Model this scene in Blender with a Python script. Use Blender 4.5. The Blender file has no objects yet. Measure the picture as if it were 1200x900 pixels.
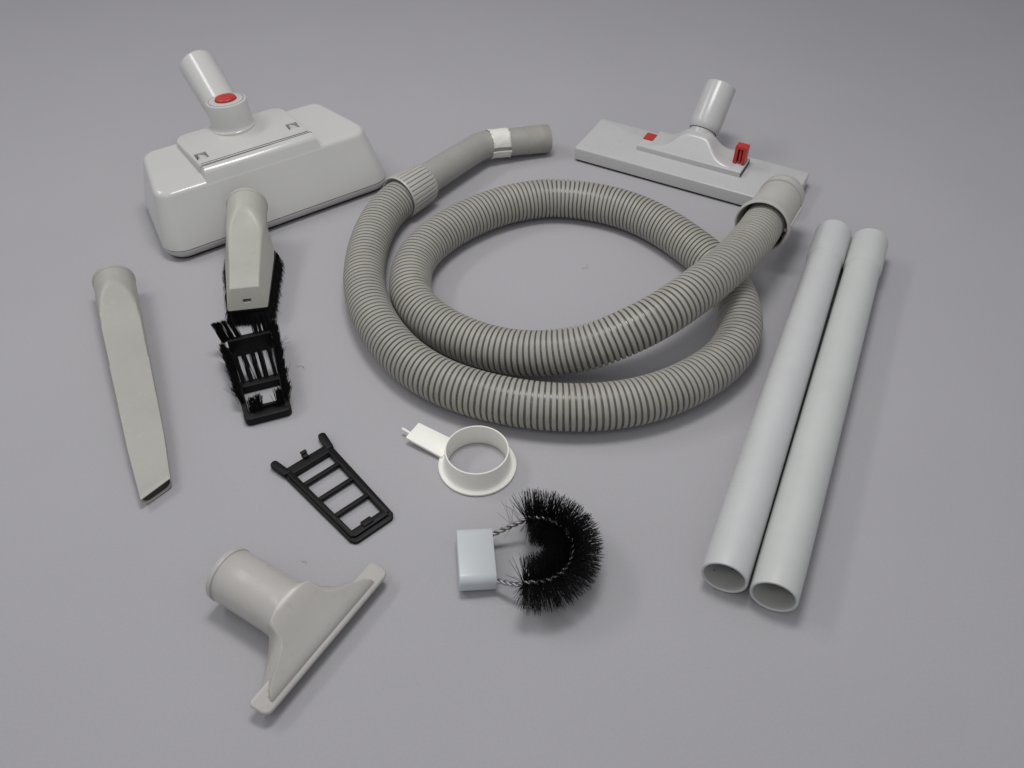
import bpy, bmesh, math, random
from mathutils import Vector, Matrix
random.seed(7)
sc = bpy.context.scene
COL = sc.collection
R = math.radians

# ------------------------------------------------------------------ camera, world, lamps, exposure
cam = bpy.data.cameras.new('camera')
cam.sensor_width = 36.0
cam.lens = 36.0 * 1050.0 / 1200.0
cam.clip_start, cam.clip_end = 0.02, 50.0
cam_o = bpy.data.objects.new('camera', cam)
COL.objects.link(cam_o)
cam_o.location = (0.0, -0.5796, 0.5829)
cam_o.rotation_euler = (R(90.0 - 45.16), 0, 0)
sc.camera = cam_o

world = bpy.data.worlds.new('World')
sc.world = world
world.use_nodes = True
bg = world.node_tree.nodes['Background']
bg.inputs['Color'].default_value = (0.95, 0.96, 1.0, 1)
bg.inputs['Strength'].default_value = 0.40

def area(name, loc, target, sx, sy, power, color=(1, 1, 1)):
    l = bpy.data.lights.new(name, 'AREA')
    l.shape = 'RECTANGLE'
    l.size, l.size_y, l.energy, l.color = sx, sy, power, color
    o = bpy.data.objects.new(name, l)
    COL.objects.link(o)
    o.location = loc
    o.rotation_euler = (Vector(target) - Vector(loc)).to_track_quat('-Z', 'Y').to_euler()
    return o

area('ceiling_lamp_left', (-1.20, 0.50, 1.40), (0.0, 0.15, 0), 0.9, 0.2, 5.6, (1.0, 0.985, 0.96))
area('ceiling_lamp_overhead', (-0.02, 0.14, 1.18), (-0.02, 0.14, 0), 0.36, 0.26, 5.9, (1.0, 0.99, 0.97))
area('ceiling_lamp_front', (-0.50, -0.95, 1.75), (0.0, 0.15, 0), 0.7, 0.2, 2.2, (1.0, 0.99, 0.97))

sc.view_settings.view_transform = 'Standard'
sc.view_settings.look = 'None'
sc.view_settings.exposure = 0.05
sc.view_settings.gamma = 1.0

# ------------------------------------------------------------------ materials
def plastic(name, col, rough=0.4, var=0.05, scale=30.0, dirt=None, dirt_amt=0.0, dirt_scale=12.0,
            bump=0.0, bump_scale=900.0, spec=0.5, coat=0.0):
    m = bpy.data.materials.new(name)
    m.use_nodes = True
    nt = m.node_tree
    N, L = nt.nodes, nt.links
    b = N['Principled BSDF']
    b.inputs['Specular IOR Level'].default_value = spec
    b.inputs['Coat Weight'].default_value = coat
    b.inputs['Coat Roughness'].default_value = 0.15
    tc = N.new('ShaderNodeTexCoord')
    n1 = N.new('ShaderNodeTexNoise')
    n1.inputs['Scale'].default_value = scale
    n1.inputs['Detail'].default_value = 5
    L.new(tc.outputs['Object'], n1.inputs['Vector'])
    r1 = N.new('ShaderNodeValToRGB')
    r1.color_ramp.elements[0].position, r1.color_ramp.elements[1].position = 0.3, 0.7
    r1.color_ramp.elements[0].color = (*[c * (1 - var) for c in col], 1)
    r1.color_ramp.elements[1].color = (*[min(1, c * (1 + var)) for c in col], 1)
    L.new(n1.outputs['Fac'], r1.inputs['Fac'])
    out = r1.outputs['Color']
    if dirt:
        n2 = N.new('ShaderNodeTexNoise')
        n2.inputs['Scale'].default_value = dirt_scale
        n2.inputs['Detail'].default_value = 9
        n2.inputs['Roughness'].default_value = 0.7
        L.new(tc.outputs['Object'], n2.inputs['Vector'])
        r2 = N.new('ShaderNodeValToRGB')
        r2.color_ramp.elements[0].position, r2.color_ramp.elements[1].position = 0.56, 0.72
        r2.color_ramp.elements[0].color = (0, 0, 0, 1)
        r2.color_ramp.elements[1].color = (dirt_amt,) * 3 + (1,)
        L.new(n2.outputs['Fac'], r2.inputs['Fac'])
        mx = N.new('ShaderNodeMix')
        mx.data_type = 'RGBA'
        L.new(r2.outputs['Color'], mx.inputs['Factor'])
        L.new(out, mx.inputs['A'])
        mx.inputs['B'].default_value = (*dirt, 1)
        out = mx.outputs['Result']
    L.new(out, b.inputs['Base Color'])
    mr = N.new('ShaderNodeMapRange')
    mr.inputs['To Min'].default_value = rough * 0.82
    mr.inputs['To Max'].default_value = min(1, rough * 1.2)
    L.new(n1.outputs['Fac'], mr.inputs['Value'])
    L.new(mr.outputs['Result'], b.inputs['Roughness'])
    if bump:
        n3 = N.new('ShaderNodeTexNoise')
        n3.inputs['Scale'].default_value = bump_scale
        n3.inputs['Detail'].default_value = 3
        L.new(tc.outputs['Object'], n3.inputs['Vector'])
        bp = N.new('ShaderNodeBump')
        bp.inputs['Strength'].default_value = bump
        bp.inputs['Distance'].default_value = 0.0006
        L.new(n3.outputs['Fac'], bp.inputs['Height'])
        L.new(bp.outputs['Normal'], b.inputs['Normal'])
    return m

M_white = plastic('white_gloss_plastic', (0.53, 0.528, 0.517), 0.19, 0.015, 14, bump=0.02, bump_scale=300)
M_white2 = plastic('white_painted_metal', (0.50, 0.497, 0.497), 0.25, 0.02, 16, (0.25, 0.24, 0.2), 0.25, 190, bump=0.04, bump_scale=300)
M_flap = plastic('white_satin_plastic', (0.53, 0.525, 0.51), 0.33, 0.015, 20, bump=0.05, bump_scale=500)
M_wand = plastic('pale_grey_wand_plastic', (0.54, 0.547, 0.548), 0.46, 0.03, 22, (0.36, 0.34, 0.28), 0.2, 140, bump=0.16, bump_scale=700)
M_wand2 = plastic('greenish_grey_wand_plastic', (0.535, 0.547, 0.536), 0.46, 0.03, 22, (0.36, 0.34, 0.28), 0.15, 140, bump=0.16, bump_scale=700)
M_wandin = plastic('wand_inside', (0.44, 0.445, 0.42), 0.6, 0.06, 60)
M_old = plastic('yellowed_grey_plastic', (0.405, 0.40, 0.36), 0.38, 0.04, 24, (0.30, 0.28, 0.22), 0.3, 160, bump=0.1, bump_scale=420)
M_crev = plastic('grey_crevice_plastic', (0.375, 0.37, 0.335), 0.40, 0.04, 24, (0.46, 0.45, 0.40), 0.5, 120, bump=0.12, bump_scale=420)
M_uph = plastic('warm_grey_plastic', (0.465, 0.447, 0.424), 0.36, 0.03, 24, (0.24, 0.22, 0.18), 0.25, 150, bump=0.08, bump_scale=400)
M_ivory = plastic('ivory_plastic', (0.89, 0.88, 0.815), 0.42, 0.015, 30)
M_grip = plastic('bluish_white_plastic', (0.555, 0.585, 0.605), 0.34, 0.02, 30, bump=0.05)
M_rib = plastic('grey_hose_rib', (0.335, 0.324, 0.291), 0.48, 0.07, 18, (0.24, 0.22, 0.17), 0.5, 20, bump=0.1, bump_scale=500)
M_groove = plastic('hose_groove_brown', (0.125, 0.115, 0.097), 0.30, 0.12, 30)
M_handle = plastic('grey_handle_plastic', (0.325, 0.322, 0.30), 0.45, 0.05, 26, (0.20, 0.19, 0.16), 0.4, 45, bump=0.1, bump_scale=500)
M_end = plastic('worn_grey_end', (0.325, 0.315, 0.28), 0.62, 0.10, 50, (0.42, 0.40, 0.34), 0.6, 90, bump=0.25, bump_scale=300)
M_conn = plastic('grey_connector_plastic', (0.445, 0.435, 0.405), 0.38, 0.04, 26, (0.26, 0.24, 0.19), 0.35, 40)
M_paper = plastic('paper_label', (0.74, 0.72, 0.67), 0.8, 0.05, 80, bump=0.4, bump_scale=160)
M_red = plastic('red_plastic', (0.46, 0.034, 0.028), 0.36, 0.06, 50)
M_reddark = plastic('red_plastic_inner', (0.22, 0.012, 0.01), 0.5, 0.06, 50)
M_black = plastic('black_plastic', (0.0065, 0.0065, 0.0075), 0.5, 0.2, 60, bump=0.12, bump_scale=500, spec=0.2)
M_bris = plastic('black_bristle', (0.004, 0.004, 0.004), 0.6, 0.25, 400, spec=0.2)
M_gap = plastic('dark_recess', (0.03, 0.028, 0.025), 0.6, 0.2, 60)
M_sole_shadow = plastic('dark_sole_and_shadow', (0.03, 0.028, 0.026), 0.7, 0.2, 80)  # flat nozzle's dark sole, and the painted shadow under the power nozzle
M_lint = plastic('lint_fibre', (0.22, 0.215, 0.21), 0.8, 0.1, 80)
M_wire = plastic('galvanised_wire', (0.34, 0.335, 0.33), 0.42, 0.15, 300)
M_wire.node_tree.nodes['Principled BSDF'].inputs['Metallic'].default_value = 0.75

# ------------------------------------------------------------------ mesh helpers
def obj(name, bm, mat, parent=None, smooth=35, recalc=True):
    if recalc:
        bmesh.ops.recalc_face_normals(bm, faces=bm.faces)
    me = bpy.data.meshes.new(name)
    bm.to_mesh(me)
    bm.free()
    me.materials.append(mat)
    if smooth:
        for p in me.polygons:
            p.use_smooth = True
        me.set_sharp_from_angle(angle=R(smooth))
    o = bpy.data.objects.new(name, me)
    COL.objects.link(o)
    o.parent = parent
    return o

def thing(name, label, cat, loc=(0, 0, 0), rz=0.0, group=None):
    o = bpy.data.objects.new(name, None)
    o.empty_display_size = 0.02
    COL.objects.link(o)
    o.location = loc
    o.rotation_euler = (0, 0, R(rz))
    o['label'] = label
    o['category'] = cat
    if group:
        o['group'] = group
    return o

def loft(bm, rings, cap0=True, cap1=True, closed=True):
    vs = [[bm.verts.new(p) for p in r] for r in rings]
    n = len(vs[0])
    for a, b in zip(vs, vs[1:]):
        for i in range(n if closed else n - 1):
            j = (i + 1) % n
            bm.faces.new((a[i], a[j], b[j], b[i]))
    if cap0:
        bm.faces.new(list(reversed(vs[0])))
    if cap1:
        bm.faces.new(vs[-1])
    return vs

def poly_round(pts, r, n=6):
    """2D polygon with rounded corners, (n+1) points per corner; r scalar or list"""
    out = []
    k = len(pts)
    for i in range(k):
        p = Vector(pts[i]).to_2d() if len(pts[i]) == 3 else Vector(pts[i])
        a = (Vector(pts[i - 1]) - p)
        b = (Vector(pts[(i + 1) % k]) - p)
        rr = r[i] if isinstance(r, (list, tuple)) else r
        la, lb = a.length, b.length
        a.normalize(); b.normalize()
        ang = a.angle(b)
        t = min(rr / math.tan(ang / 2), la * 0.4999, lb * 0.4999)
        rr2 = t * math.tan(ang / 2)
        bis = (a + b).normalized()
        c = p + bis * (rr2 / math.sin(ang / 2))
        s, e = p + a * t - c, p + b * t - c
        a0 = math.atan2(s.y, s.x)
        d = math.atan2(e.y, e.x) - a0
        while d > math.pi: d -= 2 * math.pi
        while d < -math.pi: d += 2 * math.pi
        for q in range(n + 1):
            th = a0 + d * q / n
            out.append((c.x + rr2 * math.cos(th), c.y + rr2 * math.sin(th)))
    return out

def inset(ring, d):
    n = len(ring)
    area2 = sum(ring[i][0] * ring[(i + 1) % n][1] - ring[(i + 1) % n][0] * ring[i][1] for i in range(n))
    sg = 1 if area2 > 0 else -1
    out = []
    for i in range(n):
        j, k = i - 1, (i + 1) % n
        while (Vector(ring[i]) - Vector(ring[j])).length < 1e-7: j -= 1
        while (Vector(ring[i]) - Vector(ring[k])).length < 1e-7: k = (k + 1) % n
        t1 = (Vector(ring[i]) - Vector(ring[j])).normalized()
        t2 = (Vector(ring[k]) - Vector(ring[i])).normalized()
        t = (t1 + t2).normalized()
        nrm = Vector((-t.y, t.x)) * sg
        c = max(0.5, t.dot(t1))
        out.append((ring[i][0] + nrm.x * d / c, ring[i][1] + nrm.y * d / c))
    return out

def prism(bm, ring, levels, zfun=None):
    """vertical prism: levels = [(z, inset)...]"""
    rings = []
    for z, d in levels:
        rg = inset(ring, d) if d else ring
        rings.append([(x, y, z + (zfun(x, y) if zfun else 0)) for x, y in rg])
    loft(bm, rings)

def bev(z0, z1, b):
    return [(z0, b), (z0 + b * 0.3, b * 0.3), (z0 + b, 0), (z1 - b, 0), (z1 - b * 0.3, b * 0.3), (z1, b)]

def box(bm, lo, hi, b=0.0005, mat=None):
    s = bmesh.new()
    bmesh.ops.create_cube(s, size=1.0)
    for v in s.verts:
        v.co = Vector([lo[i] + (v.co[i] + 0.5) * (hi[i] - lo[i]) for i in range(3)])
    if b:
        bmesh.ops.bevel(s, geom=list(s.edges), offset=b, segments=2, profile=0.6, affect='EDGES')
    if mat is not None:
        bmesh.ops.transform(s, matrix=mat, verts=s.verts)
    me = bpy.data.meshes.new('tmp')
    s.to_mesh(me)
    s.free()
    bm.from_mesh(me)
    bpy.data.meshes.remove(me)

def frame_of(axis):
    a = Vector(axis).normalized()
    up = Vector((0, 0, 1)) if abs(a.z) < 0.95 else Vector((0, 1, 0))
    x = a.cross(up).normalized()
    y = x.cross(a).normalized()
    return a, x, y

def lathe(bm, origin, axis, prof, n=64, cap0=True, cap1=True, mod=None):
    a, x, y = frame_of(axis)
    o = Vector(origin)
    rings = []
    for t, r in prof:
        rg = []
        for i in range(n):
            th = 2 * math.pi * i / n
            rr = r + (mod(th, t) if mod else 0)
            rg.append(o + a * t + (x * math.cos(th) + y * math.sin(th)) * rr)
        rings.append(rg)
    loft(bm, rings, cap0, cap1)

def transport(pts):
    T = []
    for i in range(len(pts)):
        T.append((pts[min(i + 1, len(pts) - 1)] - pts[max(i - 1, 0)]).normalized())
    _, n, _ = frame_of(T[0])
    Ns = []
    for t in T:
        n = (n - t * n.dot(t)).normalized()
        Ns.append(n.copy())
    return T, Ns, [t.cross(m) for t, m in zip(T, Ns)]

def sweep(bm, pts, rad, n=24, cap0=True, cap1=True):
    T, Ns, Bs = transport(pts)
    rings = []
    for i, p in enumerate(pts):
        r = rad[i] if isinstance(rad, (list, tuple)) else rad
        rings.append([p + (Ns[i] * math.cos(2 * math.pi * k / n) + Bs[i] * math.sin(2 * math.pi * k / n)) * r
                      for k in range(n)])
    loft(bm, rings, cap0, cap1)

def catmull(P, per=12):
    P = [Vector(p) for p in P]
    P = [P[0] * 2 - P[1]] + P + [P[-1] * 2 - P[-2]]
    out = []
    for i in range(1, len(P) - 2):
        p0, p1, p2, p3 = P[i - 1:i + 3]
        for k in range(per):
            t = k / per
            out.append(0.5 * ((2 * p1) + (p2 - p0) * t + (2 * p0 - 5 * p1 + 4 * p2 - p3) * t * t
                              + (3 * p1 - p0 - 3 * p2 + p3) * t ** 3))
    out.append(P[-2])
    return out

def resample(pts, step):
    L = [0.0]
    for a, b in zip(pts, pts[1:]):
        L.append(L[-1] + (b - a).length)
    n = int(L[-1] / step)
    out, j = [], 0
    for i in range(n + 1):
        s = L[-1] * i / n
        while j < len(L) - 2 and L[j + 1] < s: j += 1
        f = (s - L[j]) / max(1e-9, L[j + 1] - L[j])
        out.append(pts[j].lerp(pts[j + 1], f))
    return out, L[-1]

def smooth_pts(pts, it, keep=1):
    for _ in range(it):
        q = pts[:]
        for i in range(keep, len(pts) - keep):
            q[i] = pts[i - 1] * 0.25 + pts[i] * 0.5 + pts[i + 1] * 0.25
        pts = q
    return pts

def hair(bm, p0, p1, r, bend=None, segs=2):
    """one bristle: a tapered three sided strand"""
    p0, p1 = Vector(p0), Vector(p1)
    _, x, y = frame_of(p1 - p0)
    prev = None
    for k in range(segs + 1):
        t = k / segs
        c = p0.lerp(p1, t)
        if bend is not None:
            c = c + Vector(bend) * (t * t)
        c.z = max(c.z, 0.0006)
        rr = r * (1 - 0.45 * t)
        cur = [bm.verts.new(c + (x * math.cos(q * 2.0944) + y * math.sin(q * 2.0944)) * rr) for q in range(3)]
        if prev:
            for q in range(3):
                bm.faces.new((prev[q], prev[(q + 1) % 3], cur[(q + 1) % 3], cur[q]))
        prev = cur
    bm.faces.new(prev)

def tuft(bm, root, tip, n, spread, r=0.00022, rs=0.0008):
    root, tip = Vector(root), Vector(tip)
    for _ in range(n):
        a = Vector((random.gauss(0, rs), random.gauss(0, rs), 0))
        b = Vector((random.gauss(0, spread), random.gauss(0, spread), random.gauss(0, spread * 0.6)))
        hair(bm, root + a, tip + a + b, r, b * 0.3)

def cut(o, lo, hi, mat=None):
    """carve a box out of an object's mesh"""
    bm = bmesh.new()
    box(bm, lo, hi, 0)
    if mat is not None:
        bmesh.ops.transform(bm, matrix=mat, verts=bm.verts)
    c = obj('cutter', bm, M_gap, None, 0)
    c.parent = o.parent
    md = o.modifiers.new('cut', 'BOOLEAN')
    md.object = c
    md.operation = 'DIFFERENCE'
    md.solver = 'EXACT'
    dg = bpy.context.evaluated_depsgraph_get()
    me = bpy.data.meshes.new_from_object(o.evaluated_get(dg))
    o.modifiers.remove(md)
    o.data = me
    cm = c.data
    bpy.data.objects.remove(c)
    bpy.data.meshes.remove(cm)

# ------------------------------------------------------------------ backdrop sheet
def backdrop():
    m = bpy.data.materials.new('grey_backdrop_paper')
    m.use_nodes = True
    N, L = m.node_tree.nodes, m.node_tree.links
    b = N['Principled BSDF']
    b.inputs['Roughness'].default_value = 0.75
    b.inputs['Specular IOR Level'].default_value = 0.25
    tc = N.new('ShaderNodeTexCoord')
    n1 = N.new('ShaderNodeTexNoise'); n1.inputs['Scale'].default_value = 5; n1.inputs['Detail'].default_value = 6
    n2 = N.new('ShaderNodeTexNoise'); n2.inputs['Scale'].default_value = 500; n2.inputs['Detail'].default_value = 2
    for n in (n1, n2): L.new(tc.outputs['Object'], n.inputs['Vector'])
    r1 = N.new('ShaderNodeValToRGB')
    r1.color_ramp.elements[0].color = (0.380, 0.373, 0.394, 1)
    r1.color_ramp.elements[1].color = (0.418, 0.410, 0.431, 1)
    L.new(n1.outputs['Fac'], r1.inputs['Fac'])
    r2 = N.new('ShaderNodeValToRGB')
    r2.color_ramp.elements[0].position, r2.color_ramp.elements[1].position = 0.3, 0.7
    r2.color_ramp.elements[0].color = (0.955, 0.955, 0.955, 1)
    r2.color_ramp.elements[1].color = (1, 1, 1, 1)
    L.new(n2.outputs['Fac'], r2.inputs['Fac'])
    mx = N.new('ShaderNodeMix'); mx.data_type = 'RGBA'; mx.blend_type = 'MULTIPLY'
    mx.inputs['Factor'].default_value = 1
    L.new(r1.outputs['Color'], mx.inputs['A']); L.new(r2.outputs['Color'], mx.inputs['B'])
    L.new(mx.outputs['Result'], b.inputs['Base Color'])
    bp = N.new('ShaderNodeBump'); bp.inputs['Strength'].default_value = 0.12; bp.inputs['Distance'].default_value = 0.0004
    L.new(n2.outputs['Fac'], bp.inputs['Height']); L.new(bp.outputs['Normal'], b.inputs['Normal'])
    prof = [(-3.5, 0), (1.25, 0)]
    for k in range(1, 17):
        a = R(90 * k / 16)
        prof.append((1.25 + 0.5 * math.sin(a), 0.5 - 0.5 * math.cos(a)))
    prof.append((1.75, 2.6))
    bm = bmesh.new()
    loft(bm, [[(-5.0, y, z) for y, z in prof], [(5.0, y, z) for y, z in prof]], False, False, False)
    for f in bm.faces:
        if f.normal.z < 0: f.normal_flip()
    o = obj('backdrop', bm, m, recalc=False)
    o['kind'] = 'structure'
backdrop()

# ------------------------------------------------------------------ power nozzle (upper left)
def power_nozzle():
    t = thing('power_nozzle', 'bulky glossy white floor nozzle with one round red button, behind the dusting brush',
              'vacuum nozzle', (-0.369, 0.190, 0), 33.8)
    def outline(f, r):
        B = [(-0.0025, -0.0215), (0.2670, -0.0180), (0.258, 0.112), (0.013, 0.112)]
        T = [(0.0095, 0.0085), (0.2570, 0.0085), (0.2300, 0.0930), (0.0245, 0.0930)]
        return poly_round([(b[0] + (a[0] - b[0]) * f, b[1] + (a[1] - b[1]) * f) for a, b in zip(T, B)], r, 8)
    slope = lambda x, y: max(0, min(1, y / 0.095)) * 0.006
    bm = bmesh.new()                                   # tray at the bottom
    rings = []
    for z, ins, f in ((0.0025, 0.0065, 0), (0.0035, 0.0050, 0), (0.0075, 0.0020, 0), (0.0115, 0.0004, 0), (0.0128, 0.0006, 0)):
        rings.append([(x, y, z) for x, y in inset(outline(f, 0.0225), ins + 1e-6)])
    loft(bm, rings)
    obj('base_tray', bm, M_white, t)
    bm = bmesh.new()  # dark layer that paints in the black shadow under the tray
    prism(bm, inset(outline(0, 0.0225), 0.006), [(0.0003, 0.001), (0.0026, 0)])
    obj('tray_shadow', bm, M_sole_shadow, t)
    bm = bmesh.new()                                   # the hood
    rings = [[(x, y, 0.0125) for x, y in inset(outline(0, 0.0225), 0.0022)],
             [(x, y, 0.0136) for x, y in inset(outline(0, 0.0225), 0.0018)],
             [(x, y, 0.0142) for x, y in inset(outline(0.01, 0.0225), 0.0003)]]
    for k in range(1, 9):
        f = k / 8 * 0.9
        z = 0.0142 + (0.0615 - 0.0142) * k / 8
        rings.append([(x, y, z + slope(x, y) * k / 8) for x, y in outline(f, 0.0225 - 0.008 * f)])
    rings.insert(-1, [(x, y, 0.0608 + slope(x, y) * 0.99) for x, y in outline(0.9 * (0.0608 - 0.0142) / 0.0473, 0.0225 - 0.008 * 0.89)])
    rb = 0.0052
    for k in range(1, 7):
        a = R(90 * k / 6)
        z = 0.0615 + rb * math.sin(a) * 0.95
        rings.append([(x, y, z + slope(x, y)) for x, y in inset(outline(0.9 + 0.1 * k / 6, 0.0152), rb * (1 - math.cos(a)) * 0.8)])
    loft(bm, rings)
    obj('hood', bm, M_white, t, 50)
    # raised rail in front of the flap: it carries the sloping front face on upwards
    bm = bmesh.new()
    rings = []
    def fy(x, z):
        f = 0.9 * (z - 0.0142) / 0.0473
        xl, yl, xr, yr = -0.0025 + 0.012 * f, -0.0215 + 0.030 * f, 0.267 - 0.010 * f, -0.018 + 0.0265 * f
        return yl + (yr - yl) * (x - xl) / (xr - xl) - 0.00006
    def rail(z, ins, fr=0.0):
        f = min(1, max(0, (z - 0.05) / 0.027))
        a, b = 0.0605 + 0.006 * f, 0.1985 - 0.006 * f
        return inset(poly_round([(a, fy(a, z) + fr), (b, fy(b, z) + fr), (b, 0.0229), (a, 0.0229)], [0.0004, 0.0004, 0.0004, 0.0004], 4), ins + 1e-7)
    for z in (0.050, 0.056, 0.0615, 0.068, 0.0729, 0.0735):
        rings.append([(x, y, z) for x, y in rail(z, 0)])
    for k in range(1, 6):
        a = R(90 * k / 5)
        z = 0.0735 + 0.0048 * math.sin(a)
        rings.append([(x, y, z) for x, y in rail(z, 0.0003 * k, 0.0040 * (1 - math.cos(a)))])
    loft(bm, rings)
    obj('front_rail', bm, M_white, t, 50)
    # flap with the swivel on it
    bm = bmesh.new()
    rg = poly_round([(0.0650, 0.0231), (0.1915, 0.0231), (0.187, 0.0955), (0.0600, 0.0955)], [0.001, 0.001, 0.014, 0.014], 8)
    prism(bm, rg, [(0.058, 0), (0.0760, 0), (0.0772, 0.0003), (0.0781, 0.0009), (0.0785, 0.002)])
    fl = obj('cover_flap', bm, M_flap, t, 40)
    for cx, cy in ((0.0735, 0.0400), (0.1800, 0.0445)):
        cut(fl, (cx - 0.0065, cy - 0.0065, 0.0725), (cx + 0.0065, cy + 0.0065, 0.082))
    for p in fl.data.polygons: p.use_smooth = True
    fl.data.set_sharp_from_angle(angle=R(40))
    for cx, cy in ((0.0735, 0.0400), (0.1800, 0.0445)):
        bm = bmesh.new()
        box(bm, (cx - 0.0064, cy - 0.0064, 0.0718), (cx + 0.0064, cy + 0.0064, 0.0728), 0)
        well = obj('latch_well', bm, M_gap, t)
        bm = bmesh.new()
        mt = Matrix.Translation((cx, cy, 0.0755)) @ Matrix.Rotation(R(20), 4, 'Y')
        box(bm, (-0.0030, -0.0058, -0.002), (0.0060, 0.0058, 0.0015), 0.0006, mt)
        box(bm, (-0.0055, -0.0058, -0.002), (0.0030, -0.0030, 0.0012), 0.0005, mt)
        obj('latch', bm, M_white, well)
    # swivel drum
    axis = (0.0, 0.12, 0.99)
    base = (0.1255, 0.0830, 0.072)
    bm = bmesh.new()
    r = 0.0227
    lathe(bm, base, axis, [(0.0, r + 0.0022), (0.0062, r + 0.0020), (0.0072, r + 0.0008), (0.0090, r + 0.0001), (0.012, r), (0.0335, r - 0.0003), (0.0348, r - 0.0008), (0.0353, r - 0.0020),
                           (0.0353, r - 0.0030), (0.0340, r - 0.0032), (0.0340, r - 0.0041), (0.0355, r - 0.0044), (0.0359, r - 0.006), (0.0359, 0.012), (0.0335, 0.0118), (0.0335, 0.003)], 72)
    obj('swivel_drum', bm, M_white, t, 40)
    a, x, y = frame_of(axis)
    bm = bmesh.new()
    lathe(bm, Vector(base) + a * 0.0336, axis, [(0, 0.0114), (0.0042, 0.0112), (0.0050, 0.0104), (0.0053, 0.0090), (0.0052, 0.006), (0.0049, 0.002)], 48)
    btn = obj('release_button', bm, M_red, t, 40)
    # swivel pipe: from the drum up and away to the back
    e = R(20)
    d = Vector((0.0, math.cos(e), math.sin(e)))
    p0 = Vector((0.127, 0.0900, 0.0795))
    bm = bmesh.new()
    lathe(bm, p0, d, [(0.0, 0.0196), (0.0905, 0.0208), (0.0923, 0.0206), (0.0930, 0.0201), (0.0930, 0.0192), (0.0920, 0.0188), (0.05, 0.0172), (0.04, 0.002)], 64)
    obj('swivel_pipe', bm, M_white, t, 40)
power_nozzle()

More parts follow.
